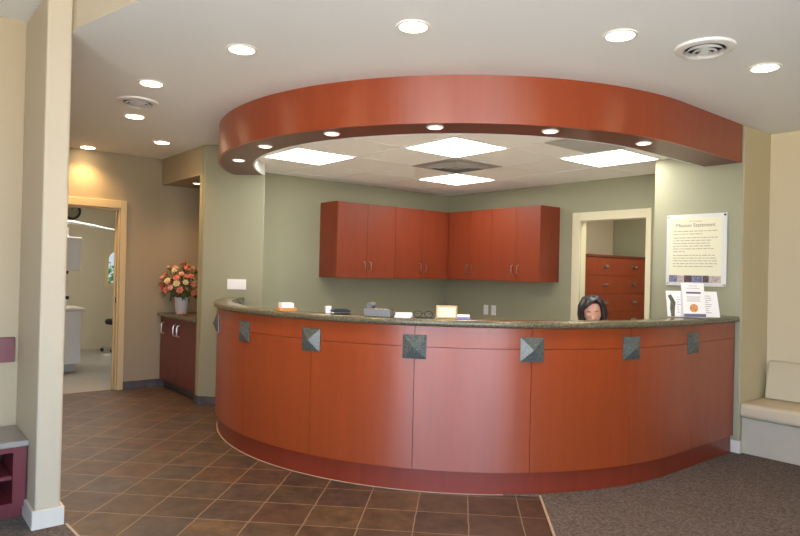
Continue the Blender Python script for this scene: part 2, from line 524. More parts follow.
def inside(x, y):
    if x > 5.12 and y < 2.83 or y > YB - .01 or x > XB - .01: return False
    if x > CX: 
        if x - CX > -(y - CY) and True: pass
    d = math.hypot(x - CX, y - CY)
    u, v = ((x - CX) - (y - CY)) * S, ((x - CX) + (y - CY)) * S
    if v > 0: return not (u < -1.85) and (x > 2.875)
    if x > CX and y < CY: return y > CY - 1.84
    return d < 1.84
def runs(fix, axis, lo, hi):
    t, s0 = lo, None
    while t <= hi + 1e-6:
        ok = inside(fix, t) if axis == 'y' else inside(t, fix)
        if ok and s0 is None: s0 = t
        if (not ok or t + .02 > hi) and s0 is not None:
            if t - s0 > .05:
                if axis == 'y': g.box(fix - .011, fix + .011, s0, t, TBAR - .003, TBAR - .0004)
                else: g.box(s0, t, fix - .011, fix + .011, TBAR - .0028, TBAR - .0004)
            s0 = None
        t += .02
for k in range(-4, 6):
    runs(GX + k * CELL, 'y', 2.3, 6.02); runs(GY + k * CELL, 'x', 2.2, 5.79)
struct('trim_4', g, M['tbar_line'])

# door casings
f = MB()
f.box(DX1, DX1 + .062, YH - .02, YH - .001, 0, DZ + .085).box(DX0 - .062, DX0, YH - .02, YH - .001, 0, DZ + .085).box(DX0, DX1, YH - .02, YH - .001, DZ, DZ + .085)
f.box(DX1 - .018, DX1 - .001, YH, YH + .12, 0, DZ).box(DX0 + .001, DX0 + .018, YH, YH + .12, 0, DZ).box(DX0 + .018, DX1 - .018, YH, YH + .12, DZ - .018, DZ - .001)
f.box(DX1 - .035, DX1 - .018, YH + .05, YH + .075, 0, DZ - .018)
d = struct('door_1', f, M['tan_trim'], bevel=.004)
obj('strike_plate', MB().box(DX1 - .0205, DX1 - .018, YH + .012, YH + .04, .93, .99), M['dark_metal'], d)
f = MB()
f.box(XB - .02, XB - .001, RY1, RY1 + .095, 0, RZ + .09).box(XB - .02, XB - .001, RY0 - .055, RY0, 0, RZ + .09).box(XB - .02, XB - .001, RY0, RY1, RZ, RZ + .09)
f.box(XB, XB + .09, RY1 - .005, RY1 - .001, 0, RZ).box(XB, XB + .09, RY0 + .001, RY0 + .005, 0, RZ).box(XB, XB + .09, RY0 + .005, RY1 - .005, RZ - .005, RZ - .001)
struct('door_2', f, M['door_trim'], bevel=.004)

# baseboards
b = MB().box(DX1 + .064, 2.93, YH - .014, YH - .001, 0, .085)
struct('baseboard_hall', b, M['slate_base'])
n45 = -.013 * S
struct('baseboard_corner', MB().prism([(2.46 + n45, 5.993 + n45), (F2[0] - .28 + n45, F2[1] + .28 + n45), (F2[0] - .28 - .0007, F2[1] + .28 - .0007), (2.46 - .0007, 5.993 - .0007)], 0, .085), M['slate_base'])
struct('baseboard_niche', MB().box(2.446, 2.459, 5.993, 6.09, 0, .085), M['slate_base'])
struct('baseboard_left', MB().box(.633, .78, 3.584, 3.5992, 0, .1).box(.7655, .78, 3.5992, 7.15, 0, .1).box(.633, .6475, 3.5992, 3.85, 0, .1), M['white_trim'], bevel=.004)
struct('baseboard_right', MB().box(PIER_X - .014, PIER_X - .001, PIER_Y0 - .014, 2.15, .0072, .1).box(PIER_X - .001, 5.147, PIER_Y0 - .014, PIER_Y0 - .001, .0072, .1), M['white_trim'], bevel=.003)

# operatory beyond the hallway door
OX0, OX1, OY = .3, 4.2, 10.9
struct('floor_operatory', MB().box(OX0, OX1, YH + .06, OY, -.06, .001), M['vinyl_floor'])
wx0, wx1, wz0, wz1, wr = 2.905, 3.385, 1.02, 1.57, .13
ww = MB().box(OX0, wx0, OY, OY + .12, 0, CEIL).box(wx1, OX1 + .12, OY, OY + .12, 0, CEIL).box(wx0, wx1, OY, OY + .12, 0, wz0).box(wx0, wx1, OY, OY + .12, wz1, CEIL)
for sx, x in ((1, wx0), (-1, wx1)):   # rounded upper corners of the opening
    pts = [(x, wz1)] + [(x + sx * (wr - wr * math.cos(a)), wz1 - wr + wr * math.sin(a)) for a in [PI / 2 * k / 6 for k in range(7)]][::1]
    prof = [(x, wz1)] + [(x + sx * wr * (1 - math.cos(PI / 2 * k / 6)), wz1 - wr * (1 - math.sin(PI / 2 * k / 6))) for k in range(7)]
    ww.extrude_profile(prof, OY, OY + .12)
struct('wall_operatory', ww, M['operatory'])
struct('wall_operatory_left', MB().box(OX0 - .12, OX0, 7.3, OY + .12, 0, CEIL), M['operatory'])
struct('wall_operatory_right', MB().box(OX1, OX1 + .12, 7.3, OY, 0, CEIL), M['operatory'])
struct('wall_operatory_front', MB().box(3.06, OX1, 7.18, 7.29, 0, CEIL).box(OX0, .65, 7.18, 7.29, 0, CEIL), M['operatory'])
struct('ceiling_operatory', MB().box(OX0 - .12, OX1 + .12, 7.3, OY + .12, CEIL, CEIL + .06), M['ceiling'])
struct('baseboard_operatory', MB().box(OX0, OX1, OY - .014, OY - .001, .001, .09), M['operatory'])
fr = MB()
def arch(x0, x1, z0, z1, r):
    return [(x0, z0), (x1, z0)] + [(x1 - r + r * math.cos(PI / 2 * k / 6), z1 - r + r * math.sin(PI / 2 * k / 6)) for k in range(7)] + [(x0 + r - r * math.sin(PI / 2 * k / 6), z1 - r + r * math.cos(PI / 2 * k / 6)) for k in range(7)]
def ring_prism(mb, o, i, y0, y1):
    A = [[mb.bm.verts.new((p[0], y, p[1])) for p in q] for q in (o, i) for y in (y0, y1)]
    n = len(o)
    for k in range(n):
        j = (k + 1) % n
        mb.face((A[0][k], A[0][j], A[2][j], A[2][k])); mb.face((A[1][j], A[1][k], A[3][k], A[3][j]))
        mb.face((A[0][j], A[0][k], A[1][k], A[1][j])); mb.face((A[2][k], A[2][j], A[3][j], A[3][k]))
ring_prism(fr, arch(wx0 - .04, wx1 + .04, wz0 - .04, wz1 + .04, wr + .03), arch(wx0 + .015, wx1 - .015, wz0 + .015, wz1 - .015, wr), OY - .02, OY - .001)
wf = struct('window_1', fr, M['tan_trim'])
obj('glass_pane', MB().extrude_profile(arch(wx0 + .014, wx1 - .014, wz0 + .014, wz1 - .014, wr), OY - .012, OY - .009), M['pane'], wf)

# back office beyond the right-hand door
struct('floor_office', MB().box(XB + .06, 7.6, 2.2, 4.75, -.06, .001), M['carpet'])
struct('wall_office', MB().box(5.876, 7.72, 4.75, 4.87, 0, CEIL), M['cream'])
struct('wall_office_back', MB().box(7.6, 7.72, 2.2, 4.75, 0, CEIL), M['sage'])
struct('wall_office_side', MB().box(5.91, 7.72, 2.08, 2.2, 0, CEIL), M['sage'])
struct('ceiling_office', MB().box(5.91, 7.72, 2.08, 4.87, CEIL, CEIL + .06), M['ceiling'])

# ------------------------------------------------------------------ canopy above the desk
can = thing('curved_canopy', 'curved cherry wood canopy ring hanging from ceiling above the reception desk', 'canopy', (CX, CY, SOFFIT))
def local(mb, root_loc):
    bmesh.ops.translate(mb.bm, verts=mb.bm.verts, vec=-Vector(root_loc)); return mb
cp = Path(-89.6, 45, 5.128, 1.5)
RL = (CX, CY, SOFFIT)
obj('fascia', local(MB().sweep([(2.139, SOFFIT), (2.157, SOFFIT), (2.157, CEIL - .001), (2.139, CEIL - .001)], cp), RL), M['cherry'], can)
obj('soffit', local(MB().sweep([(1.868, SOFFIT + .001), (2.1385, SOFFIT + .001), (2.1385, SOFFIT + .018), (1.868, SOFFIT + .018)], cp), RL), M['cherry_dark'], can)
obj('inner_fascia', local(MB().sweep([(1.85, SOFFIT), (1.8675, SOFFIT), (1.8675, CEIL - .001), (1.85, CEIL - .001)], cp), RL), M['ceiling'], can)

# ------------------------------------------------------------------ reception desk
RP = 2.135
desk_loc = (CX, CY, 0)
desk = thing('reception_desk', 'curved cherry wood reception desk with square stone studs along its front', 'reception desk', desk_loc)
DEND = 5.112
full = Path(-89.4, 45, DEND, 1.5)
obj('carcass', local(MB().sweep([(2.07, .02), (2.112, .02), (2.112, 1.005), (2.07, 1.005)], full), desk_loc), M['seam'], desk)
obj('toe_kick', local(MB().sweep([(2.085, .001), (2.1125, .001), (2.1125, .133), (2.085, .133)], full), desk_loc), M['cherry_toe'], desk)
STEP = 19.07
nodes = [-5.97 + STEP * k for k in range(-4, 3)]      # arc positions of the studs
stud_x = CX + math.radians(nodes[-1] + STEP - 45) * RP
gap = .045
def panel(a0, a1, x=None):
    for z0, z1 in ((.14, .8805), (.8835, 1.007)):
        p = Path(a0, a1, x, 1.2)
        obj('front_panel', local(MB().sweep([(2.114, z0), (RP, z0), (RP, z1), (2.114, z1)], p), desk_loc), M['cherry'], desk)
panel(-89.4, nodes[0] - gap)
for k in range(len(nodes) - 1): panel(nodes[k] + gap, nodes[k + 1] - gap)
panel(nodes[-1] + gap, 45, (CX, stud_x - .0015))
panel(0, 0, (stud_x + .0015, DEND))
def stud(x, y, nx, ny):
    t = Vector((-ny, nx, 0)); n = Vector((nx, ny, 0)); b = MB(); h = .073; c0 = Vector((x, y, .882))
    lo = [b.bm.verts.new(c0 + n * .0012 + t * sx * h + Vector((0, 0, sz * h))) for sx, sz in ((-1, -1), (1, -1), (1, 1), (-1, 1))]
    hi = [b.bm.verts.new(c0 + n * .008 + t * sx * h + Vector((0, 0, sz * h))) for sx, sz in ((-1, -1), (1, -1), (1, 1), (-1, 1))]
    ap = b.bm.verts.new(c0 + n * .042)
    b.face(lo[::-1])
    for k in range(4):
        b.face((lo[k], lo[(k + 1) % 4], hi[(k + 1) % 4], hi[k])); b.face((hi[k], hi[(k + 1) % 4], ap))
    s = obj('stone_stud', local(b, desk_loc), M['medallion'], desk)
for a in nodes:
    t = math.radians(a); du, dv = math.sin(t), -math.cos(t)
    nx, ny = (du + dv) * S, (dv - du) * S
    stud(CX + RP * nx, CY + RP * ny, nx, ny)
stud(stud_x, CY - RP, 0, -1)
# inner face, work surface
obj('work_surface', local(MB().sweep([(1.5, .715), (2.068, .715), (2.068, .745), (1.5, .745)], Path(-75, 45, 5.0, 2)), desk_loc), M['white'], desk)
obj('inner_panel', local(MB().sweep([(2.045, .02), (2.0695, .02), (2.0695, 1.005), (2.045, 1.005)], full), desk_loc), M['cherry_dark'], desk)
for a in (-70, -20, 25):
    t = math.radians(a); du, dv = math.sin(t), -math.cos(t)
    nx, ny = (du + dv) * S, (dv - du) * S
    mx = Matrix.Translation((CX, CY, 0)) @ Matrix.Rotation(math.atan2(ny, nx), 4, 'Z')
    obj('support_panel', local(MB().box(1.55, 2.044, -.01, .01, .0012, .714, mx), desk_loc), M['cherry_dark'], desk)
r0, r1, z0, z1 = 2.02, 2.17, 1.0095, 1.052
sec = [(r0, z0)] + [(r1 - .018 + .018 * math.cos(a), (z0 + z1) / 2 + (z1 - z0) / 2 * math.sin(a)) for a in [-PI / 2 + PI * k / 8 for k in range(9)]] + [(r0, z1)]
ct = obj('countertop', local(MB().sweep(sec, Path(-89.4, 45, DEND, 1.5)), (CX, CY - 2, 1.0095)), M['granite'], smooth=True)
ct.location = (CX, CY - 2, 1.0095)
tag(ct, 'long curved dark green granite countertop on top of the reception desk', 'countertop')
TOP = 1.053

# ------------------------------------------------------------------ upper cabinets
def pull(mb, length=.1, r=.005, out=.028):
    mb.tube([(0, 0, -length / 2), (0, -out * .8, -length / 2 + .006), (0, -out, -length / 4), (0, -out, length / 4), (0, -out * .8, length / 2 - .006), (0, 0, length / 2)], r, 8)
    return mb
def wall_cabinet(label, loc, rotz, w, extra=0, h=.82, d=.346, mid=.5):
    """front faces local -y, back on the wall at local y = d; extra = blind width beyond the doors"""
    t = thing('wall_cabinet', label, 'cabinet', loc, rotz, 'cherry wall cabinets behind the desk')
    obj('body', MB().box(0, w + extra, .02, d - .002, 0, h), M['cabinet'], t)
    for x0, x1, hx in ((.0015, w * mid - .0015, w * mid - .04), (w * mid + .0015, w - .0015, w * mid + .04)):
        dr = obj('door', MB().box(x0, x1, 0, .0195, .002, h - .002), M['cabinet'], t, bevel=.0015)
        obj('handle', pull(MB()), M['steel'], dr, smooth=True, loc=(hx, 0, .13))
    return t
CZ = 1.257
FX, FY = 5.449, 5.674
wall_cabinet('cherry wall cabinet at the left end, beside bare green wall', (3.811, FY, CZ), 0, .80)
wall_cabinet('cherry wall cabinet second from left, running into the room corner', (4.612, FY, CZ), 0, FX - 4.612 - .002, extra=XB - FX)
wall_cabinet('cherry wall cabinet just right of the room corner', (FX, FY - .003, CZ), -PI / 2, .715, d=XB - FX, mid=.53)
wall_cabinet('cherry wall cabinet at the right end, nearest the cream door frame', (FX, 4.955, CZ), -PI / 2, .685, d=XB - FX, mid=.52)

# ------------------------------------------------------------------ lights in ceilings
def spot(name, parent, z, power, blend, size, colr, radius=.04):
    L = bpy.data.lights.new(name, 'SPOT'); L.energy = power; L.spot_size = math.radians(size); L.spot_blend = blend
    L.color = lin(colr)[:3]; L.shadow_soft_size = radius
    o = bpy.data.objects.new(name, L); col.objects.link(o); o.parent = parent; o.location = (0, 0, z)
    return o
def downlight(label, x, y, z, r=.085, group='recessed downlights in the main ceiling', power=38, bulb='bulb', size=125):
    t = thing('recessed_downlight', label, 'ceiling light', (x, y, z), 0, group)
    obj('trim_ring', MB().lathe([(r * .78, -.001), (r * .8, -.008), (r * .96, -.006), (r, -.001)], 28, caps=False), M['white_metal'], t, smooth=True)
    obj('lamp', MB().lathe([(.001, -.2 * r), (r * .4, -.18 * r), (r * .68, -.1 * r), (r * .77, -.001)], 28), M[bulb], t, smooth=True)
    spot('downlight_glow', t, -.03, power, .9, size, (255, 206, 146))
    return t
for lab, x, y in (
    ('recessed downlight nearest the top edge, above the desk front', 1.99, 2.35),
    ('recessed downlight above the left shoulder of the curved canopy', 1.52, 3.23),
    ('recessed downlight just in front of the hallway ceiling vent', 1.37, 4.24),
    ('recessed downlight just behind the hallway ceiling vent', 1.58, 5.27),
    ('recessed downlight close to the hall wall, over the operatory door', 1.65, 7.0),
    ('recessed downlight beside the flower niche header', 2.11, 6.18),
    ('recessed downlight to the left of the round ceiling vent at right', 2.81, 1.74),
    ('recessed downlight at far right above the bench corner', 3.82, 1.46)):
    downlight(lab, x, y, CEIL - .0005)
names6 = ['leftmost', 'second from left', 'third from left', 'fourth from left', 'fifth from left', 'rightmost']
for k, (x, y) in enumerate(((2.33, 4.96), (2.2, 4.25), (2.31, 3.53), (2.66, 2.91), (3.24, 2.48), (3.96, 2.26))):
    downlight('small downlight in the canopy underside, %s of the six' % names6[k], x, y, SOFFIT + .0005, .055, 'downlights in the canopy underside', 3.5, 'bulb_small', 110)
downlight('small downlight in the niche ceiling above the flowers', 2.68, 6.72, 2.2395, .05, None, 9, 'bulb_small', 120)

def troffer(label, i, j):
    x, y = GX + i * CELL, GY + j * CELL
    t = thing('ceiling_light_panel', label, 'ceiling light', (x + CELL / 2, y + CELL / 2, TBAR - .001), 0, 'square fluorescent panels in the suspended ceiling')
    h = CELL / 2 - .001; q = h - .018; f = MB()
    f.box(-h, h, -h, -q, -.006, 0).box(-h, h, q, h, -.006, 0).box(-h, -q, -q, q, -.006, 0).box(q, h, -q, q, -.006, 0)
    obj('frame', f, M['white_metal'], t)
    obj('diffuser', MB().box(-q, q, -q, q, -.004, -.001), M['lens'], t)
troffer('square glowing light panel nearest the front, above the air vent', 0, 0)
troffer('square glowing light panel at the back, close to the corner cabinets', 2, 2)
troffer('square glowing light panel at far left of the suspended ceiling', -1, 2)
troffer('square glowing light panel at far right of the suspended ceiling', 2, -1)
vt = thing('air_vent', 'square dark louvred air vent between two glowing light panels', 'vent', (GX + 1.5 * CELL, GY + 1.5 * CELL, TBAR - .001))
f = MB()
h = CELL / 2 - .002
def sq_ring(mb, a, za, b, zb, th=.003):
    A = [[mb.bm.verts.new((sx * q, sy * q, z)) for sx, sy in ((-1, -1), (1, -1), (1, 1), (-1, 1))] for q, z in ((a, za), (b, zb), (b, zb + th), (a, za + th))]
    for k in range(4):
        j = (k + 1) % 4
        for p in range(4): mb.face((A[p][k], A[p][j], A[(p + 1) % 4][j], A[(p + 1) % 4][k]))
sq_ring(f, h, -.006, h * .72, -.006, .005)
obj('frame', f, M['vent_grey'], vt)
obj('backing', MB().box(-h * .72, h * .72, -h * .72, h * .72, -.003, -.001), M['vent_dark'], vt)
for a in (.70, .52, .34):
    l = MB(); sq_ring(l, h * a, -.008, h * (a - .13), -.03)
    obj('louver', l, M['vent_grey'], vt)
obj('center_plate', MB().box(-h * .14, h * .14, -h * .14, h * .14, -.032, -.028), M['vent_grey'], vt)
pn = obj('ceiling_panel', MB().box(-.285, .285, -.285, .285, -.004, 0), M['grille'])
pn.location = (4.17, 2.74, TBAR - .0035)
tag(pn, 'plain grey square panel in suspended ceiling beside the right light panel', 'ceiling panel')

def round_vent(label, x, y):
    t = thing('round_ceiling_vent', label, 'vent', (x, y, CEIL - .0005), 0, 'round ceiling vents')
    obj('outer_ring', MB().lathe([(.145, 0), (.142, -.012), (.11, -.02), (.1, -.016), (.098, -.001)], 40, caps=False), M['white_metal'], t, smooth=True)
    obj('backing', MB().lathe([(.001, -.0015), (.097, -.0015), (.097, -.0005), (.001, -.0005)], 32), M['vent_dark'], t)
    for r, z in ((.098, -.03), (.07, -.036), (.043, -.041)):
        obj('cone_ring', MB().lathe([(r, z), (r - .018, z + .018), (r - .02, z + .017), (r - .003, z - .002)], 36, caps=False), M['white_metal'], t, smooth=True)
    obj('center_cone', MB().lathe([(.001, -.044), (.022, -.042), (.012, -.022), (.001, -.002)], 24), M['white_metal'], t, smooth=True)
round_vent('round white ceiling vent at upper right between two downlights', 3.27, 1.54)
round_vent('round white ceiling vent over the hallway, among the left downlights', 1.45, 4.78)
ol = thing('ceiling_light_panel', 'unseen white ceiling light panel added to brighten the operatory', 'ceiling light', (1.9, 9.0, CEIL - .001))  # added lamp, out of view, lights the room beyond the hallway door
obj('frame', MB().box(-.62, .62, -.32, .32, -.03, 0), M['white_metal'], ol)
obj('diffuser', MB().box(-.6, .6, -.3, .3, -.034, -.0302), M['fill_operatory'], ol)
ol2 = thing('ceiling_light_panel', 'unseen white ceiling light panel added to brighten the back office', 'ceiling light', (6.6, 3.2, CEIL - .001))  # added lamp, out of view, lights the office walls and filing cabinet
obj('frame', MB().box(-.32, .32, -.32, .32, -.03, 0), M['white_metal'], ol2)
obj('diffuser', MB().box(-.3, .3, -.3, .3, -.034, -.0302), M['fill_office'], ol2)

# ------------------------------------------------------------------ niche: cabinet, top, flowers
nc = thing('niche_cabinet', 'narrow maroon cabinet with curved pulls standing in the hallway niche', 'cabinet', (2.475, 6.1, 0))
W = 1.045
obj('body', MB().box(.02, .45, .002, W, .09, .79), M['maroon'], nc)
obj('toe_kick', MB().box(.06, .45, .002, W, .001, .089), M['slate_base'], nc)
for y0, y1, hy in ((.004, W * .5 - .0015, W * .5 - .05), (W * .5 + .0015, W - .004, W * .5 + .05)):
    dr = obj('door', MB().box(0, .0195, y0, y1, .092, .788), M['maroon'], nc, bevel=.0015)
for y0, y1, hy in (): pass
drs = [c_ for c_ in nc.children if c_.name.startswith('door')]
for dr, hy in zip(drs, (.47, .575)):
    hb = MB(); pull(hb, .12, .007, .032); bmesh.ops.rotate(hb.bm, verts=hb.bm.verts, cent=(0, 0, 0), matrix=Matrix.Rotation(-PI / 2, 3, 'Z'))
    obj('handle', hb, M['steel'], dr, smooth=True, loc=(0, hy, .66))
hb = MB(); pull(hb, .12, .007, .032); bmesh.ops.rotate(hb.bm, verts=hb.bm.verts, cent=(0, 0, 0), matrix=Matrix.Rotation(-PI / 2, 3, 'Z'))
obj('handle', hb, M['steel'], drs[1], smooth=True, loc=(0, .93, .66))
tb = obj('stone_worktop', MB().box(-.04, .453, .002, W + .004, 0, .03), M['granite'], bevel=.006)
tb.location = (2.475, 6.1, .791)
tag(tb, 'short granite top on the maroon cabinet under the flowers', 'countertop')
NT = .822
fa = thing('flower_arrangement', 'bouquet of coral and cream roses in a silvery white pot', 'flowers', (2.585, 6.83, NT))
obj('vase', MB().lathe([(.05, 0), (.056, .004), (.066, .09), (.073, .17), (.078, .176), (.076, .182), (.069, .178), (.06, .15), (.001, .15)], 28), M['vase'], fa, smooth=True)
rng = random.Random(3)
heads = []
tries = 0
while len(heads) < 52 and tries < 4000:
    tries += 1
    d = Vector((rng.uniform(-1, 1), rng.uniform(-1, 1), rng.uniform(-.45, 1)))
    if not .45 < d.length < 1: continue
    d = d.normalized() * rng.uniform(.8, 1.0)
    p = Vector((d.x * .22, d.y * .26, .355 + d.z * .2))
    if p.y > .28 or p.z < .2: continue
    if all((p - q).length > .052 for q in heads): heads.append(p)
fol = MB(); stm = MB()
for p in heads:
    b = Vector((p.x * .15, p.y * .15, .155)); mid = (b + p) / 2 + Vector((0, 0, .02))
    stm.tube([b, mid, p - Vector((0, 0, .012))], .003, 5)
def leafq(mb, c, d, L, wd):
    d = d.normalized(); s = d.cross(Vector((0, 0, 1)))
    if s.length < .1: s = Vector((1, 0, 0))
    s.normalize(); up = s.cross(d)
    v = [mb.bm.verts.new(q) for q in (c, c + d * L * .4 + s * wd + up * wd * .3, c + d * L - up * L * .15, c + d * L * .4 - s * wd + up * wd * .3, c + d * L * .5 - up * wd * .2)]
    mb.face((v[0], v[1], v[4])); mb.face((v[1], v[2], v[4])); mb.face((v[2], v[3], v[4])); mb.face((v[3], v[0], v[4]))
for k in range(330):
    d = Vector((rng.gauss(0, 1), rng.gauss(0, 1), rng.gauss(0, .8))).normalized() * rng.uniform(.45, 1.12)
    p = Vector((d.x * .2, min(d.y * .24, .26), .33 + d.z * .19))
    if p.z < .165: continue
    leafq(fol, p * 1.0, d + Vector((rng.gauss(0, .4), rng.gauss(0, .4), rng.gauss(0, .4))), rng.uniform(.04, .075), rng.uniform(.009, .017))
obj('stems', stm, M['leaf'], fa)
obj('foliage', fol, M['leaf'], fa)
def blossom(mb, r):
    mb.sphere((0, 0, 0), (r * .55, r * .55, r * .6), 10, 7)
    for lay, (n, rr, zz, tilt) in enumerate(((5, .35, .1, .35), (6, .6, -.05, .8), (7, .78, -.2, 1.15))):
        for k in range(n):
            a = 2 * PI * (k + lay * .5) / n
            m = Matrix.Rotation(a, 4, 'Z') @ Matrix.Translation((r * rr * .7, 0, r * zz)) @ Matrix.Rotation(tilt, 4, 'Y')
            mb.sphere((0, 0, r * .25), (r * .1, r * .42, r * .5), 8, 5, m)
    return mb
for k, p in enumerate(heads):
    o = obj('blossom', blossom(MB(), rng.uniform(.022, .033)), M[rng.choice(['coral', 'pink', 'salmon', 'petal_cream', 'coral', 'pink', 'petal_cream'])], fa, smooth=True, loc=p)
    d = Vector((p.x, p.y, (p.z - .25) * 1.2)); o.rotation_euler = d.to_track_quat('Z', 'Y').to_euler()
lb = thing('loose_blossom', 'pink blossom fallen on the granite top beside the silvery pot', 'flower', (2.53, 6.66, NT + .016))
obj('petals', blossom(MB(), .026), M['pink'], lb, smooth=True)
lf = MB()
for a in (0, 2.2, 4): leafq(lf, Vector((0, 0, -.012)), Vector((math.cos(a), math.sin(a), .1)), .05, .012)
obj('leaves', lf, M['leaf'], lb)

# ------------------------------------------------------------------ wall plates
def plate(name, label, cat, mx, w, h, slots, group=None):
    t = thing(name, label, cat, (0, 0, 0), 0, group); t.matrix_world = mx
    obj('cover', MB().box(-w / 2, w / 2, -h / 2, h / 2, .0005, .007), M['white'], t, bevel=.002)
    for x, y, a, b in slots: obj('rocker' if name == 'switch_plate' else 'socket', MB().box(x - a / 2, x + a / 2, y - b / 2, y + b / 2, .0072, .0084), M['white'], t)
    return t
def frame_mx(loc, right, normal):
    r = Vector(right).normalized(); n = Vector(normal).normalized(); u = n.cross(r)
    m = Matrix((r, u, n)).transposed().to_4x4(); m.translation = loc; return m
plate('switch_plate', 'wide white light switch plate on the green wall left of the desk', 'light switch', frame_mx((2.7085, 5.7435, 1.176), (1, -1, 0), (-1, -1, 0)), .185, .098, [(-.062, 0, .03, .06), (-.02, 0, .03, .06), (.022, 0, .03, .06), (.064, 0, .03, .06)])
plate('outlet_plate', 'left white outlet plate on wall under the right cabinets', 'outlet', frame_mx((XB, 5.33, .895), (0, -1, 0), (-1, 0, 0)), .072, .118, [(0, .024, .03, .028), (0, -.024, .03, .028)], 'outlet plates under the cabinets')
plate('outlet_plate', 'right white outlet plate on wall under the right cabinets', 'outlet', frame_mx((XB, 5.205, .895), (0, -1, 0), (-1, 0, 0)), .072, .118, [(0, .024, .03, .028), (0, -.024, .03, .028)], 'outlet plates under the cabinets')

# ------------------------------------------------------------------ poster on the pier
ps = thing('framed_poster', 'white framed mission statement poster with photo strip on the right pier', 'poster')
ps.matrix_world = frame_mx((PIER_X, 2.4525, 1.564), (0, -1, 0), (-1, 0, 0))
pw, ph = .49, .582
obj('frame', MB().box(-pw / 2, pw / 2, -ph / 2, ph / 2, .0005, .012), M['poster_white'], ps, bevel=.003)
obj('sheet', MB().box(-pw / 2 + .03, pw / 2 - .038, -ph / 2 + .028, ph / 2 - .03, .0122, .0132), M['cream_paper'], ps)
I4 = lambda x, y: Matrix.Translation((x, y, .0134))
text_obj('heading_text', 'Our Practice', .02, M['ink'], ps, I4(-.004, .228))
text_obj('title_text', 'Mission Statement', .043, M['title_ink'], ps, I4(-.004, .188))
ln = MB(); rr = random.Random(11)
y = .15
for row, wd in enumerate((.36, .24, 0, .36, .31, .3, .31, .33, .1, 0, .34, .35, .36, .36, .34)):
    x = -.185
    while x < -.185 + wd - .012:
        q = min(rr.uniform(.014, .05), -.185 + wd - x)
        ln.box(x, x + q, y, y + .0065, .0134, .0138); x += q + .007
    y -= .0225 if wd else .008
obj('body_text', ln, M['ink'], ps)
x = -pw / 2 + .03; total = pw - .068
for q, m in ((.17, 'photo_a'), (.13, 'photo_c'), (.16, 'photo_b'), (.2, 'photo_a'), (.12, 'photo_b'), (.22, 'photo_c')):
    obj('photo', MB().box(x, x + total * q - .002, -ph / 2 + .03, -ph / 2 + .085, .0134, .0142), M[m], ps); x += total * q
for sx, sy in ((-1, -1), (1, -1), (1, 1), (-1, 1)):
    obj('corner_stud', MB().lathe([(.001, .012), (.008, .012), (.008, .017), (.006, .019), (.001, .019)], 14, (sx * (pw / 2 - .016), sy * (ph / 2 - .016), 0)), M['dark_metal'] if (sx, sy) == (1, 1) else M['vent_grey'], ps)

# ------------------------------------------------------------------ leaflet stand on the counter
bs = thing('leaflet_stand', 'clear stand holding white leaflets on the counter below the poster', 'leaflet stand', (4.515, 2.172, TOP), math.radians(-38))
# front faces local -y
obj('base', MB().box(-.07, .07, -.045, .03, 0, .004), M['clear'], bs, bevel=.001)
tilt = Matrix.Rotation(math.radians(-9), 4, 'X')
bk = MB(); bk.box(-.07, .07, .0, .004, .005, .19, Matrix.Translation((0, .012, 0)) @ tilt); obj('back_panel', bk, M['clear'], bs)
wide = Matrix.Translation((0, .006, .006)) @ tilt
br = obj('wide_leaflet', MB().prism([(-.18, .0), (.2, .0), (.185, .185), (-.185, .185)], 0, .003), M['paper'], bs)
R90 = Matrix.Rotation(PI / 2, 4, 'X')
br.data.transform(wide @ R90)
fig = MB()
fig.prism([(-.155, .0), (-.13, .0), (-.125, .06), (-.118, .1), (-.135, .135), (-.15, .16), (-.172, .15), (-.165, .13), (-.155, .11), (-.16, .06)], .0032, .0036)
o = obj('printed_figure', fig, M['green_print'], bs); o.data.transform(wide @ R90)
ln = MB()
for k in range(9): ln.box(.085, .085 + rr.uniform(.03, .06), .03 + k * .015, .034 + k * .015, .0032, .0036)
o = obj('printed_text', ln, M['ink'], bs); o.data.transform(wide @ R90)
ln = MB()
for k in range(7): ln.box(-.11, -.11 + rr.uniform(.015, .03), .03 + k * .018, .034 + k * .018, .0032, .0036)
o = obj('printed_text', ln, M['ink'], bs); o.data.transform(wide @ R90)
front = Matrix.Translation((-.005, -.03, .006)) @ tilt
o = obj('front_leaflet', MB().prism([(-.075, .0), (.085, .0), (.08, .245), (-.085, .245)], 0, .003), M['paper'], bs); o.data.transform(front @ R90)
ln = MB().box(-.05, .055, .168, .18, .0032, .0037); o = obj('printed_heading', ln, M['dark_ink'], bs); o.data.transform(front @ R90)
ln = MB()
for k, wd in ((0, .05), (1, .045), (2, .05)): ln.box(-wd, wd, .142 - k * .014, .146 - k * .014, .0032, .0036)
o = obj('printed_text', ln, M['ink'], bs); o.data.transform(front @ R90)
ln = MB()
ln.box(-.05, .05, .205, .208, .0032, .0036).box(-.03, .03, .222, .225, .0032, .0036)
o = obj('printed_text', ln, M['ink'], bs); o.data.transform(front @ R90)
pic = MB(); pic.lathe([(.001, 0), (.03, 0), (.03, .0005), (.001, .0005)], 20, (0, .065, .0032)); pic.bm.verts.ensure_lookup_table()
o = obj('printed_picture', pic, M['orange_print'], bs); o.data.transform(front @ R90)
o = obj('printed_band', MB().box(-.074, .084, .002, .024, .0032, .0037), M['blue_ink'], bs); o.data.transform(front @ R90)

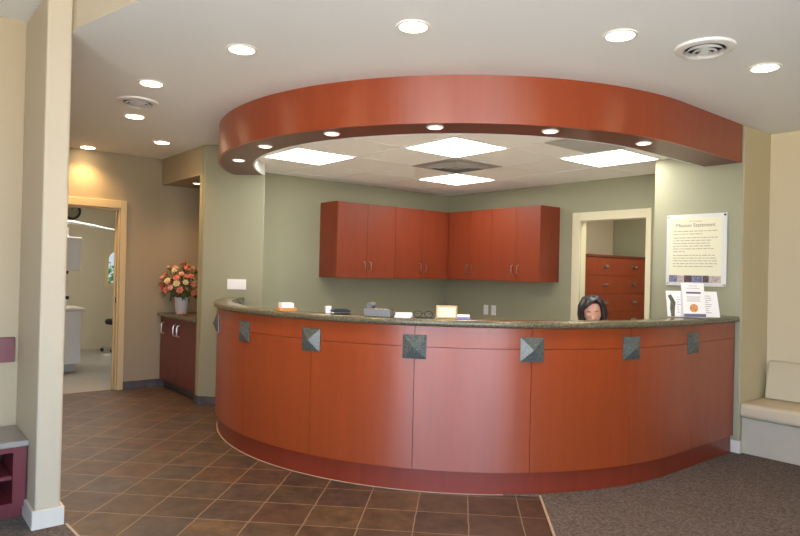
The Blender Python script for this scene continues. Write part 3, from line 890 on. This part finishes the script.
# ------------------------------------------------------------------ small things on the counter
def on_counter(phi, r):
    t = math.radians(phi); du, dv = math.sin(t) * r, -math.cos(t) * r
    return (CX + (du + dv) * S, CY + (dv - du) * S)
def ctr(name, label, cat, phi, r, rot, z=TOP, group=None):
    x, y = on_counter(phi, r); return thing(name, label, cat, (x, y, z), math.radians(rot), group)
t = ctr('note_block', 'white note block standing in an amber tray, left on the counter', 'note block', -32.7, 2.085, -12)
obj('tray', MB().box(-.06, .06, -.05, .05, 0, .004).box(-.06, .06, -.05, -.046, .004, .02).box(-.06, .06, .046, .05, .004, .02).box(-.06, -.056, -.046, .046, .004, .02).box(.056, .06, -.046, .046, .004, .02), M['amber'], t)
obj('paper_block', MB().box(-.042, .042, -.04, .04, .0045, .052), M['paper'], t, bevel=.002)
t = ctr('stapler', 'black stapler lying on the counter left of the grey phone', 'stapler', -20.0, 2.085, -20)
obj('base', MB().box(-.065, .065, -.016, .016, 0, .007), M['black'], t, bevel=.003)
obj('arm', MB().extrude_profile([(-.06, .012), (.05, .012), (.066, .016), (.062, .026), (.03, .036), (-.03, .036), (-.066, .028)], -.014, .014), M['black'], t, bevel=.004)
obj('hinge', MB().box(-.06, -.045, -.012, .012, .007, .02), M['steel'], t)
t = ctr('small_box', 'little white box beside the black stapler', 'box', -22.9, 2.07, -20)
obj('body', MB().box(-.018, .018, -.018, .018, 0, .036), M['white'], t, bevel=.002); obj('lid', MB().box(-.019, .019, -.019, .019, .0362, .046), M['paper'], t, bevel=.002)
t = ctr('desk_telephone', 'grey desk telephone with papers beside it near counter middle', 'telephone', -12.4, 2.09, -57)
obj('base', MB().extrude_profile([(-.062, 0), (.06, 0), (.06, .028), (-.062, .05)], -.085, .085, 'x'), M['grey_plastic'], t, bevel=.006)
obj('handset', MB().tube([(-.058, -.04, .066), (-.058, -.028, .07), (-.058, 0, .066), (-.058, .028, .07), (-.058, .04, .066)], [.02, .018, .012, .018, .02], 10), M['grey_plastic'], t, smooth=True)
obj('display', MB().box(-.02, .07, .02, .045, .03, .044), M['black'], t)
ks = MB()
for i in range(3):
    for j in range(4): ks.box(-.015 + i * .028, .003 + i * .028, -.05 + j * .016, -.039 + j * .016, .025, .05 - j * .005)
obj('keypad', ks, M['white'], t)
t = ctr('paper_stack', 'small stack of white papers right of the grey phone', 'papers', -8.2, 2.09, -52)
for k in range(4): obj('sheet', MB().box(-.05, .05, -.042, .042, k * .007, k * .007 + .0065, Matrix.Rotation(.1 * k, 4, 'Z')), M['paper'], t)
pn_ = ctr('pen', 'black pen lying on the counter left of the framed card', 'pen', -4.1, 2.135, -48, TOP + .0052)
obj('barrel', MB().tube([(-.06, 0, 0), (.05, 0, 0)], .005, 8), M['black'], pn_); obj('tip', MB().tube([(.0502, 0, 0), (.066, 0, 0)], [.0045, .001], 8), M['steel'], pn_)
gl = ctr('eyeglasses', 'dark rimmed eyeglasses folded on the counter beside the pen', 'glasses', -5.0, 2.055, -50)
for sx in (-1, 1):
    obj('rim', MB().tube([(sx * .034 + .025 * math.cos(a), 0, .021 + .019 * math.sin(a)) for a in [2 * PI * k / 16 for k in range(17)]], .0022, 6), M['black'], gl)
    obj('temple', MB().tube([(sx * .059, 0, .026), (sx * .058, .02, .026), (sx * .03, .03 + .004 * sx, .02)], .0018, 6), M['black'], gl)
obj('bridge', MB().tube([(-.01, 0, .026), (0, -.001, .029), (.01, 0, .026)], .002, 6), M['black'], gl)
t = ctr('framed_card', 'pale card in a small light oak frame on the counter', 'picture frame', -.94, 2.075, -46)
fr_ = MB(); a, b, q = .064, .08, .009
fr_.box(-a, a, 0, .012, 0, q).box(-a, a, 0, .012, b - q, b).box(-a, -a + q, 0, .012, q, b - q).box(a - q, a, 0, .012, q, b - q)
obj('frame', fr_, M['oak'], t, bevel=.002)
obj('card', MB().box(-a + q, a - q, .004, .008, q, b - q), M['cream_paper'], t)
obj('stand', MB().prism([(-.012, .0125), (.012, .0125), (.012, .045), (-.012, .045)], 0, .05), M['oak'], t)
t = ctr('business_card_holder', 'low violet and white card holder right of the framed card', 'card holder', 1.9, 2.07, -44)
obj('holder', MB().extrude_profile([(-.018, 0), (.022, 0), (.022, .024), (.016, .024), (.01, .006), (-.012, .006), (-.018, .014)], -.04, .04, 'x'), M['violet'], t)
obj('cards', MB().box(-.037, .037, -.008, .004, .0065, .028), M['paper'], t)

# ------------------------------------------------------------------ bench at right
bl = 1.9
be = thing('bench', 'cream vinyl cushioned bench built against the right wall', 'bench', (5.15, PIER_Y0 - .006 - bl, .0072))
D = XR - 5.15 - .002
obj('base', MB().box(.01, D, 0, bl, 0, .27), M['bench_base'], be, bevel=.003)
def cushion(x0, x1, z0, z1, r):
    P = []
    for cx_, cz_, a0 in ((x1 - r, z0 + r, -PI / 2), (x1 - r, z1 - r, 0), (x0 + r, z1 - r, PI / 2), (x0 + r, z0 + r, PI)):
        P += [(cx_ + r * math.cos(a0 + PI / 2 * k / 5), cz_ + r * math.sin(a0 + PI / 2 * k / 5)) for k in range(6)]
    return P
obj('seat_cushion', MB().extrude_profile(cushion(-.025, D, .272, .385, .035), 0, bl), M['vinyl'], be, bevel=.012, seg=3, smooth=True)
obj('backrest', MB().extrude_profile([(.345, .387), (D, .387), (D, .665), (D - .02, .68), (.425, .68), (.41, .668)], 0, bl - .03), M['vinyl'], be, bevel=.014, seg=3, smooth=True)

# ------------------------------------------------------------------ alcove at left: shelf unit and wall rail
su = thing('low_shelf_unit', 'low maroon shelf unit with grey top at far left', 'shelf', (-.45, 3.80, .0072))
L, Dp = 1.09, .38
obj('frame', MB().box(L - .06, L, 0, Dp, .06, .375).box(0, .095, 0, Dp, .06, .375).box(.095, L - .06, 0, Dp, .06, .085).box(.095, L - .06, 0, Dp, .345, .375).box(.5, .595, 0, Dp, .085, .345), M['crimson'], su)
obj('back_panel', MB().box(.095, L - .06, Dp - .012, Dp, .085, .345), M['seam'], su)
for x0, x1 in ((.0955, .4995), (.5955, L - .065)): obj('shelf', MB().box(x0, x1, .006, Dp - .0125, .205, .225), M['crimson'], su)
obj('top', MB().box(-.01, L + .008, -.02, Dp, .376, .406), M['laminate'], su, bevel=.005)
obj('plinth', MB().box(.03, L - .01, .04, Dp, 0, .0595), M['crimson'], su)
rail = obj('wall_rail', MB().box(-1.2, 0, -.02, -.001, -.07, .07), M['crimson'], bevel=.003)
rail.location = (.63, 4.19, .843)
tag(rail, 'dark red wooden rail board on the wall above the low shelf', 'rail')

# ------------------------------------------------------------------ office filing cabinet
fc = thing('filing_cabinet', 'tall cherry filing cabinet with wide drawers in the back office', 'filing cabinet', (6.14, 4.2, .0015))
FW, FH = 1.42, 1.585
obj('body', MB().box(0, FW, .02, .49, .06, FH - .03), M['cabinet'], fc)
obj('plinth', MB().box(.03, FW - .03, .05, .47, 0, .0595), M['seam'], fc)
obj('top', MB().box(-.01, FW + .01, -.01, .5, FH - .0295, FH), M['cherry_dark'], fc, bevel=.004)
nd = 7; dh = (FH - .03 - .07) / nd
for k in range(nd):
    z0 = .068 + k * dh
    dr = obj('drawer', MB().box(.004, FW - .004, 0, .0195, z0 + .002, z0 + dh - .002), M['cabinet'], fc, bevel=.0015)
    for hx in (.44, 1.05):
        hb = MB()   # cup pull
        prof = [(.0, .018), (-.012, .017), (-.022, .008), (-.026, -.006), (-.0235, -.006), (-.02, .006), (-.011, .0145), (.0, .0155)]
        hb.extrude_profile(prof, -.042, .042, 'x')
        for e in (-.042, .0405): hb.extrude_profile([(0, .018), (-.012, .017), (-.022, .008), (-.026, -.006), (0, -.006)], e, e + .0015, 'x')
        obj('handle', hb, M['steel'], dr, loc=(hx, 0, z0 + dh * .52))

# ------------------------------------------------------------------ operatory fittings
oc = thing('operatory_cabinet', 'white cabinet with pale top in the room beyond hallway door', 'cabinet', (1.2, 8.62, .0015))
obj('body', MB().box(0, .81, .02, .5, .1, .75), M['white'], oc)
obj('plinth', MB().box(.03, .76, .06, .48, 0, .0995), M['vent_grey'], oc)
obj('top', MB().box(-.01, .85, -.02, .52, .7505, .79), M['white_trim'], oc, bevel=.008)
for x0, x1 in ((.003, .403), (.407, .807)):
    dr = obj('door', MB().box(x0, x1, 0, .0195, .103, .747), M['white'], oc, bevel=.002)
    obj('handle', MB().tube([(x1 - .03 if x0 < .2 else x0 + .03, -.02, .6), (x1 - .03 if x0 < .2 else x0 + .03, -.02, .7)], .005, 8), M['steel'], dr)
un = thing('dental_unit', 'white wall box on a post with a long bent arm in the operatory', 'dental unit', (1.86, 8.9, .792))
obj('post', MB().box(-.045, .04, -.03, .03, 0, 1.0), M['white'], un, bevel=.006)
obj('control_box', MB().box(-.07, .17, -.12, -.031, .46, .885), M['white'], un, bevel=.012)
arm = [(-.003, 0, 1.0001), (-.003, 0, 1.03), (.008, 0, 1.06), (.035, 0, 1.075), (.08, -.005, 1.075), (.3, -.03, 1.04), (.62, -.05, .985)]
obj('arm', MB().tube(arm, .021, 12), M['white'], un, smooth=True)
obj('joint', MB().sphere((.64, -.052, .982), .035), M['white'], un, smooth=True)
obj('knob', MB().lathe([(.02, 0), (.024, .02), (.02, .04), (.001, .04)], 14, (.01, -.08, .419)), M['black'], un, smooth=True)
obj('valve', MB().lathe([(.022, 0), (.026, .02), (.022, .04), (.001, .042)], 14, (.03, -.06, .1)).tube([(.0, -.031, .12), (.03, -.06, .12)], .008, 8), M['black'], un, smooth=True)
ck = thing('wall_clock', 'round dark rimmed wall clock high on the operatory wall', 'clock')
ck.matrix_world = frame_mx((2.365, OY, 2.16), (1, 0, 0), (0, -1, 0))
obj('rim', MB().lathe([(.1, .001), (.128, .001), (.132, .02), (.122, .034), (.108, .03), (.1, .02)], 36, caps=False), M['dark_metal'], ck, smooth=True)
obj('face', MB().lathe([(.001, .001), (.1, .001), (.1, .008), (.001, .008)], 32), M['chrome'], ck)
obj('hand', MB().box(-.004, .004, -.01, .06, .009, .011), M['black'], ck); obj('hand', MB().box(-.01, .075, -.003, .003, .0115, .013), M['black'], ck)
st = thing('operatory_stool', 'dark padded stool on castors behind the operatory door jamb', 'stool', (2.96, 10.42, .0015))
obj('seat', MB().lathe([(.001, .42), (.17, .42), (.19, .44), (.19, .475), (.17, .495), (.001, .5)], 28), M['black'], st, smooth=True)
obj('column', MB().lathe([(.025, .09), (.025, .419)], 14), M['chrome'], st, smooth=True)
for k in range(5):
    a = 2 * PI * k / 5 + .3
    lg = obj('leg', MB().tube([(.02 * math.cos(a), .02 * math.sin(a), .1), (.22 * math.cos(a), .22 * math.sin(a), .07)], .014, 8), M['chrome'], st)
    obj('caster', MB().sphere((.225 * math.cos(a), .225 * math.sin(a), .029), .028, 12, 8), M['black'], lg, smooth=True)
bu = MB(); rb = random.Random(5)
for k in range(1500):
    p = Vector((rb.uniform(-.9, .9), rb.uniform(-.3, .3), rb.uniform(0, 1.42 + .06 * math.sin(k))))
    leafq(bu, p, Vector((rb.gauss(0, 1), rb.gauss(0, 1), rb.gauss(0, 1))), rb.uniform(.08, .16), rb.uniform(.03, .05))
bh = obj('garden_hedge', bu, M['bush']); bh.location = (3.6, 12.1, -.05); bh['kind'] = 'stuff'
tag(bh, 'green hedge outside the arched operatory window', 'hedge')

# ------------------------------------------------------------------ receptionist
def skin_mesh(verts, edges, radii, sub=2):
    me = bpy.data.meshes.new('tmp'); me.from_pydata(verts, edges, [])
    o = bpy.data.objects.new('tmp', me); col.objects.link(o)
    sm = o.modifiers.new('s', 'SKIN'); sm.use_smooth_shade = True
    for i, r in enumerate(radii):
        me.skin_vertices[0].data[i].radius = (r, r) if not hasattr(r, '__len__') else r
        me.skin_vertices[0].data[i].use_root = i == 0
    ss = o.modifiers.new('u', 'SUBSURF'); ss.levels = sub; ss.render_levels = sub
    dg = bpy.context.evaluated_depsgraph_get(); dg.update()
    out = bpy.data.meshes.new_from_object(o.evaluated_get(dg)); bpy.data.objects.remove(o)
    return out
def fuse(meshes, voxel, name):
    bm = bmesh.new()
    for m in meshes: bm.from_mesh(m)
    me = bpy.data.meshes.new(name); bm.to_mesh(me); bm.free()
    o = bpy.data.objects.new(name, me); col.objects.link(o)
    r = o.modifiers.new('r', 'REMESH'); r.mode = 'VOXEL'; r.voxel_size = voxel; r.use_smooth_shade = True
    sm = o.modifiers.new('sm', 'SMOOTH'); sm.factor = .5; sm.iterations = 2
    dg = bpy.context.evaluated_depsgraph_get(); dg.update()
    out = bpy.data.meshes.new_from_object(o.evaluated_get(dg)); bpy.data.objects.remove(o)
    for p in out.polygons: p.use_smooth = True
    return out
HC = Vector((0, -.16, 1.052))           # head centre, local; she faces local -y and looks down at her work
HM = Matrix.Translation(HC) @ Matrix.Rotation(math.radians(12), 4, 'X') @ Matrix.Rotation(math.radians(-6), 4, 'Y')
def head_warp(q):
    x, y, z = q
    if z < 0: x *= 1 - .28 * z * z; y = y * (1 - .16 * z * z)
    if y > 0: y *= 1.08
    f = math.exp(-((x / .3) ** 2)) * (1 if y < 0 else 0)
    # brow, eye sockets
    for s in (-1, 1): y += .09 * math.exp(-(((x - s * .42) / .2) ** 2 + ((z + .02) / .13) ** 2)) * (1 if y < 0 else 0)
    if y < 0: y -= .06 * math.exp(-((x / .35) ** 2 + ((z + .85) / .18) ** 2))
    return Vector((x, y, z))
hd = MB(); hd.sphere((0, 0, 0), (.073, .09, .108), 40, 28, HM, head_warp)
hd.tube([(0, -.083, .0), (0, -.095, -.018), (0, -.104, -.034), (0, -.09, -.042)], [.007, .009, .0115, .007], 10, HM)   # nose
hd.sphere((0, -.069, -.062), (.02, .012, .0045), 14, 8, HM); hd.sphere((0, -.067, -.071), (.017, .012, .0055), 14, 8, HM)
for s in (-1, 1): hd.sphere((s * .074, .008, -.012), (.008, .018, .03), 12, 10, HM)                                       # ears
hm_ = bpy.data.meshes.new('h'); hd.bm.to_mesh(hm_); hd.bm.free()
bv = [(0, .04, .53), (0, .03, .64), (0, -.01, .76), (0, -.045, .86), (0, -.075, .925), (0, -.115, .99), (0, -.14, 1.04)]
be_ = [(i, i + 1) for i in range(6)]; br_ = [(.15, .11), (.125, .095), (.135, .1), (.13, .085), (.06, .06), (.046, .048), (.05, .05)]
def addc(pts, rad, root):
    k = len(bv); prev = root
    for p, r in zip(pts, rad): bv.append(p); br_.append(r); be_.append((prev, len(bv) - 1)); prev = len(bv) - 1
for s in (-1, 1):
    addc([(s * .13, -.06, .895), (s * .175, -.065, .87), (s * .21, -.1, .76), (s * .215, -.13, .68), (s * .17, -.25, .735), (s * .12, -.345, .778), (s * .112, -.375, .778)], [.055, .052, .042, .037, .034, .024, .024], 3)
    addc([(s * .1, .0, .5), (s * .105, -.2, .515), (s * .11, -.4, .505), (s * .11, -.395, .28), (s * .11, -.38, .1), (s * .11, -.45, .045), (s * .11, -.51, .035)], [.095, .08, .06, .055, .038, .04, .03], 0)
body = skin_mesh(bv, be_, br_, 2)
hands = []
for s in (-1, 1):
    w0 = Vector((s * .115, -.365, .777))
    hands.append(skin_mesh([tuple(w0), tuple(w0 + Vector((-s * .008, -.035, .003))), tuple(w0 + Vector((-s * .012, -.07, .003)))], [(0, 1), (1, 2)], [(.024, .016), (.034, .014), (.036, .012)], 2))
    for k, (ox, ln_) in enumerate(((.027, .062), (.009, .072), (-.009, .067), (-.026, .052))):
        b0 = w0 + Vector((-s * .012 + ox, -.06, .004)); a = (ox * 2.2)
        d = Vector((a * .5, -1, 0)).normalized()
        p = [b0, b0 + d * (.02 + ln_ * .2), b0 + d * (.02 + ln_ * .6) + Vector((0, 0, -.006)), b0 + d * (.02 + ln_) + Vector((0, 0, -.016))]
        hands.append(skin_mesh([tuple(q) for q in p], [(0, 1), (1, 2), (2, 3)], [.0095, .009, .0082, .007], 2))
    tb0 = w0 + Vector((-s * .018, -.018, .0)); d = Vector((-s * .8, -.6, 0)).normalized()
    hands.append(skin_mesh([tuple(tb0), tuple(tb0 + d * .03), tuple(tb0 + d * .055 + Vector((0, -.004, -.004))), tuple(tb0 + d * .072 + Vector((0, -.012, -.008)))], [(0, 1), (1, 2), (2, 3)], [.013, .011, .0095, .008], 2))
bodym = fuse([body, hm_] + hands, .0045, 'person')
person = bpy.data.objects.new('person', bodym); col.objects.link(person); bodym.materials.clear(); bodym.materials.append(M['skin'])
tag(person, 'dark haired person seated behind the desk, looking down at their work', 'person')
face_dir = Vector((-.80, -.60)); rz = math.atan2(face_dir.y, face_dir.x) + PI / 2
HX, HY = 4.44, 2.947
person.location = (HX - face_dir.x * .16, HY - face_dir.y * .16, 0); person.rotation_euler = (0, 0, rz)
# clothing follows the body
def garment(name, sel_e, m, grow, lo=None):
    idx = sorted({i for e in sel_e for i in e}); mp_ = {i: k for k, i in enumerate(idx)}
    rad = []
    for i in idx:
        r = br_[i]; rad.append(tuple(q + grow for q in r) if hasattr(r, '__len__') else r + grow)
    me = skin_mesh([bv[i] for i in idx], [(mp_[a], mp_[b]) for a, b in sel_e], rad, 2)
    o = bpy.data.objects.new(name, me); col.objects.link(o); me.materials.clear(); me.materials.append(m); o.parent = person
    for p in me.polygons: p.use_smooth = True
    return o
a1 = 7; l1 = 14; a2 = 21; l2 = 28
top_e = [(0, 1), (1, 2), (2, 3), (3, 4)] + [(3, a1)] + [(k, k + 1) for k in range(a1, a1 + 5)] + [(3, a2)] + [(k, k + 1) for k in range(a2, a2 + 5)]
garment('top', top_e, M['top'], .012)
tr_e = [(0, l1)] + [(k, k + 1) for k in range(l1, l1 + 4)] + [(0, l2)] + [(k, k + 1) for k in range(l2, l2 + 4)]
garment('trousers', tr_e, M['trousers'], .012)
for l in (l1, l2): garment('shoe', [(l + 4, l + 5), (l + 5, l + 6)], M['shoe'], .014)
for s in (-1, 1):
    e = obj('eye', MB().sphere((s * .0305, -.0765, -.004), (.0125, .0075, .0042), 14, 10, HM), M['eye_white'], person, smooth=True)
    obj('iris', MB().sphere((s * .0305, -.0815, -.006), (.0058, .0035, .0038), 12, 8, HM), M['eye'], e, smooth=True)
    obj('eyebrow', MB().tube([(s * .014, -.0865, .018), (s * .03, -.0865, .024), (s * .046, -.078, .02)], [.0025, .0035, .002], 8, HM), M['hair'], person, smooth=True)
obj('lips', MB().sphere((0, -.0755, -.0655), (.02, .0072, .0065), 14, 8, HM), M['lips'], person, smooth=True)
# hair: chin-length bob with a side-swept fringe, built of overlapping locks over a cap
hr = MB()
hr.sphere((0, .012, .012), (.086, .102, .108), 28, 18, HM, lambda q: Vector((q.x, max(q.y, min(.1, -.95 + 1.5 * max(0, .78 - q.z))), q.z if q.z > -.9 else -.9)))
rh = random.Random(9)
for k in range(46):
    a = math.radians(-34 + 248 * k / 45)          # sweep from one temple around the back to the other
    cx_, cy_ = math.cos(a), math.sin(a)
    x0, y0 = .02 * cx_ + .02, .01
    L_ = -.105 + rh.uniform(-.012, .008)
    pts = [(x0, y0, .118), (.06 * cx_, .062 * cy_ + .02, .1), (.09 * cx_, .1 * cy_ + .02, .045), (.1 * cx_, .108 * cy_ + .02, -.02), (.098 * cx_, .106 * cy_ + .02, -.07), (.084 * cx_, .092 * cy_ + .02, L_)]
    hr.tube(pts, [.006, .016, .018, .018, .016, .006], 8, HM)
for k in range(14):                                # fringe sweeping from the side parting across the brow
    q = k / 13
    pts = [(.035, -.03 - .02 * q, .112 - .004 * q), (.01 - .03 * q, -.072 - .008 * q, .098 - .006 * q), (-.03 - .03 * q, -.085 + .012 * q, .076 - .016 * q), (-.066 - .016 * q, -.06 + .02 * q, .04 - .02 * q), (-.092, -.03 + .01 * q, -.005 - .05 * q)]
    hr.tube(pts, [.006, .011, .011, .01, .006], 8, HM)
for k in range(6):                                 # shorter sweep on the other side of the parting
    q = k / 5
    pts = [(.036, -.03 - .015 * q, .112), (.06 + .004 * q, -.058, .09 - .01 * q), (.082, -.04 + .006 * q, .05 - .01 * q), (.092, -.026, .0 - .03 * q)]
    hr.tube(pts, [.006, .011, .011, .007], 8, HM)
obj('hair', hr, M['hair'], person, smooth=True)
# chair
ch = thing('office_chair', 'black office chair behind the desk under the seated person', 'chair', (person.location.x - face_dir.x * -.0, person.location.y, .0015), rz)
obj('seat', MB().box(-.23, .23, -.26, .2, .345, .398), M['black'], ch, bevel=.02)
obj('backrest', MB().box(-.2, .2, .235, .275, .5, .86), M['black'], ch, bevel=.02)
obj('back_support', MB().tube([(0, .19, .36), (0, .29, .4), (0, .3, .6)], .016, 8), M['dark_metal'], ch)
obj('column', MB().lathe([(.03, .08), (.03, .3445)], 14), M['dark_metal'], ch)
for k in range(5):
    a = 2 * PI * k / 5
    lg = obj('leg', MB().tube([(.02 * math.cos(a), .02 * math.sin(a), .1), (.27 * math.cos(a), .27 * math.sin(a), .075)], .016, 8), M['dark_metal'], ch)
    obj('caster', MB().sphere((.275 * math.cos(a), .275 * math.sin(a), .029), .028, 12, 8), M['black'], lg, smooth=True)

# ------------------------------------------------------------------ daylight: overcast sky, brighter on the window side
wd = bpy.data.worlds.new('sky'); scn.world = wd; wd.use_nodes = True
nt = wd.node_tree; bg = nt.nodes['Background']
tc = nt.nodes.new('ShaderNodeTexCoord'); dp = nt.nodes.new('ShaderNodeVectorMath'); dp.operation = 'DOT_PRODUCT'
dp.inputs[1].default_value = (-S, -S, 0); nt.links.new(tc.outputs['Generated'], dp.inputs[0])
mr = nt.nodes.new('ShaderNodeMapRange'); mr.inputs['From Min'].default_value = -.4; mr.inputs['From Max'].default_value = .9
mr.inputs['To Min'].default_value = .8; mr.inputs['To Max'].default_value = SKY
nt.links.new(dp.outputs['Value'], mr.inputs['Value']); nt.links.new(mr.outputs[0], bg.inputs['Strength'])
# blue-white sky above, pale glow added below the horizon to brighten the ceilings
sx = nt.nodes.new('ShaderNodeSeparateXYZ'); nt.links.new(tc.outputs['Generated'], sx.inputs[0])
rp = nt.nodes.new('ShaderNodeValToRGB'); rp.color_ramp.elements[0].position = .46; rp.color_ramp.elements[1].position = .54
rp.color_ramp.elements[0].color = (.96, .94, .92, 1); rp.color_ramp.elements[1].color = (.5, .7, 1.0, 1)
ma = nt.nodes.new('ShaderNodeMath'); ma.operation = 'MULTIPLY_ADD'; ma.inputs[1].default_value = .5; ma.inputs[2].default_value = .5
nt.links.new(sx.outputs['Z'], ma.inputs[0]); nt.links.new(ma.outputs[0], rp.inputs['Fac']); nt.links.new(rp.outputs['Color'], bg.inputs['Color'])

# ------------------------------------------------------------------ camera
cam = bpy.data.cameras.new('camera'); co = bpy.data.objects.new('camera', cam); col.objects.link(co)
cam.sensor_fit = 'HORIZONTAL'; cam.sensor_width = 36; cam.lens = 36 * 637.66 / 800; cam.clip_start = .05
r_, u_, f_ = Vector((.77051867, -.6369984, .02310881)), Vector((-.02167813, .01004525, .99971454)), Vector((.63704869, .77079967, .00606888))
mw = Matrix((r_, u_, -f_)).transposed().to_4x4(); mw.translation = (0, 0, 1.3325)
co.matrix_world = mw
scn.camera = co
scn.view_settings.view_transform = 'Standard'; scn.view_settings.look = 'None'; scn.view_settings.exposure = .3; scn.view_settings.gamma = 1
scn.view_settings.use_curve_mapping = False
scn.cycles.use_denoising = True
scn.cycles.max_bounces = 10; scn.cycles.diffuse_bounces = 6; scn.cycles.transparent_max_bounces = 12
scn.cycles.sample_clamp_indirect = 8
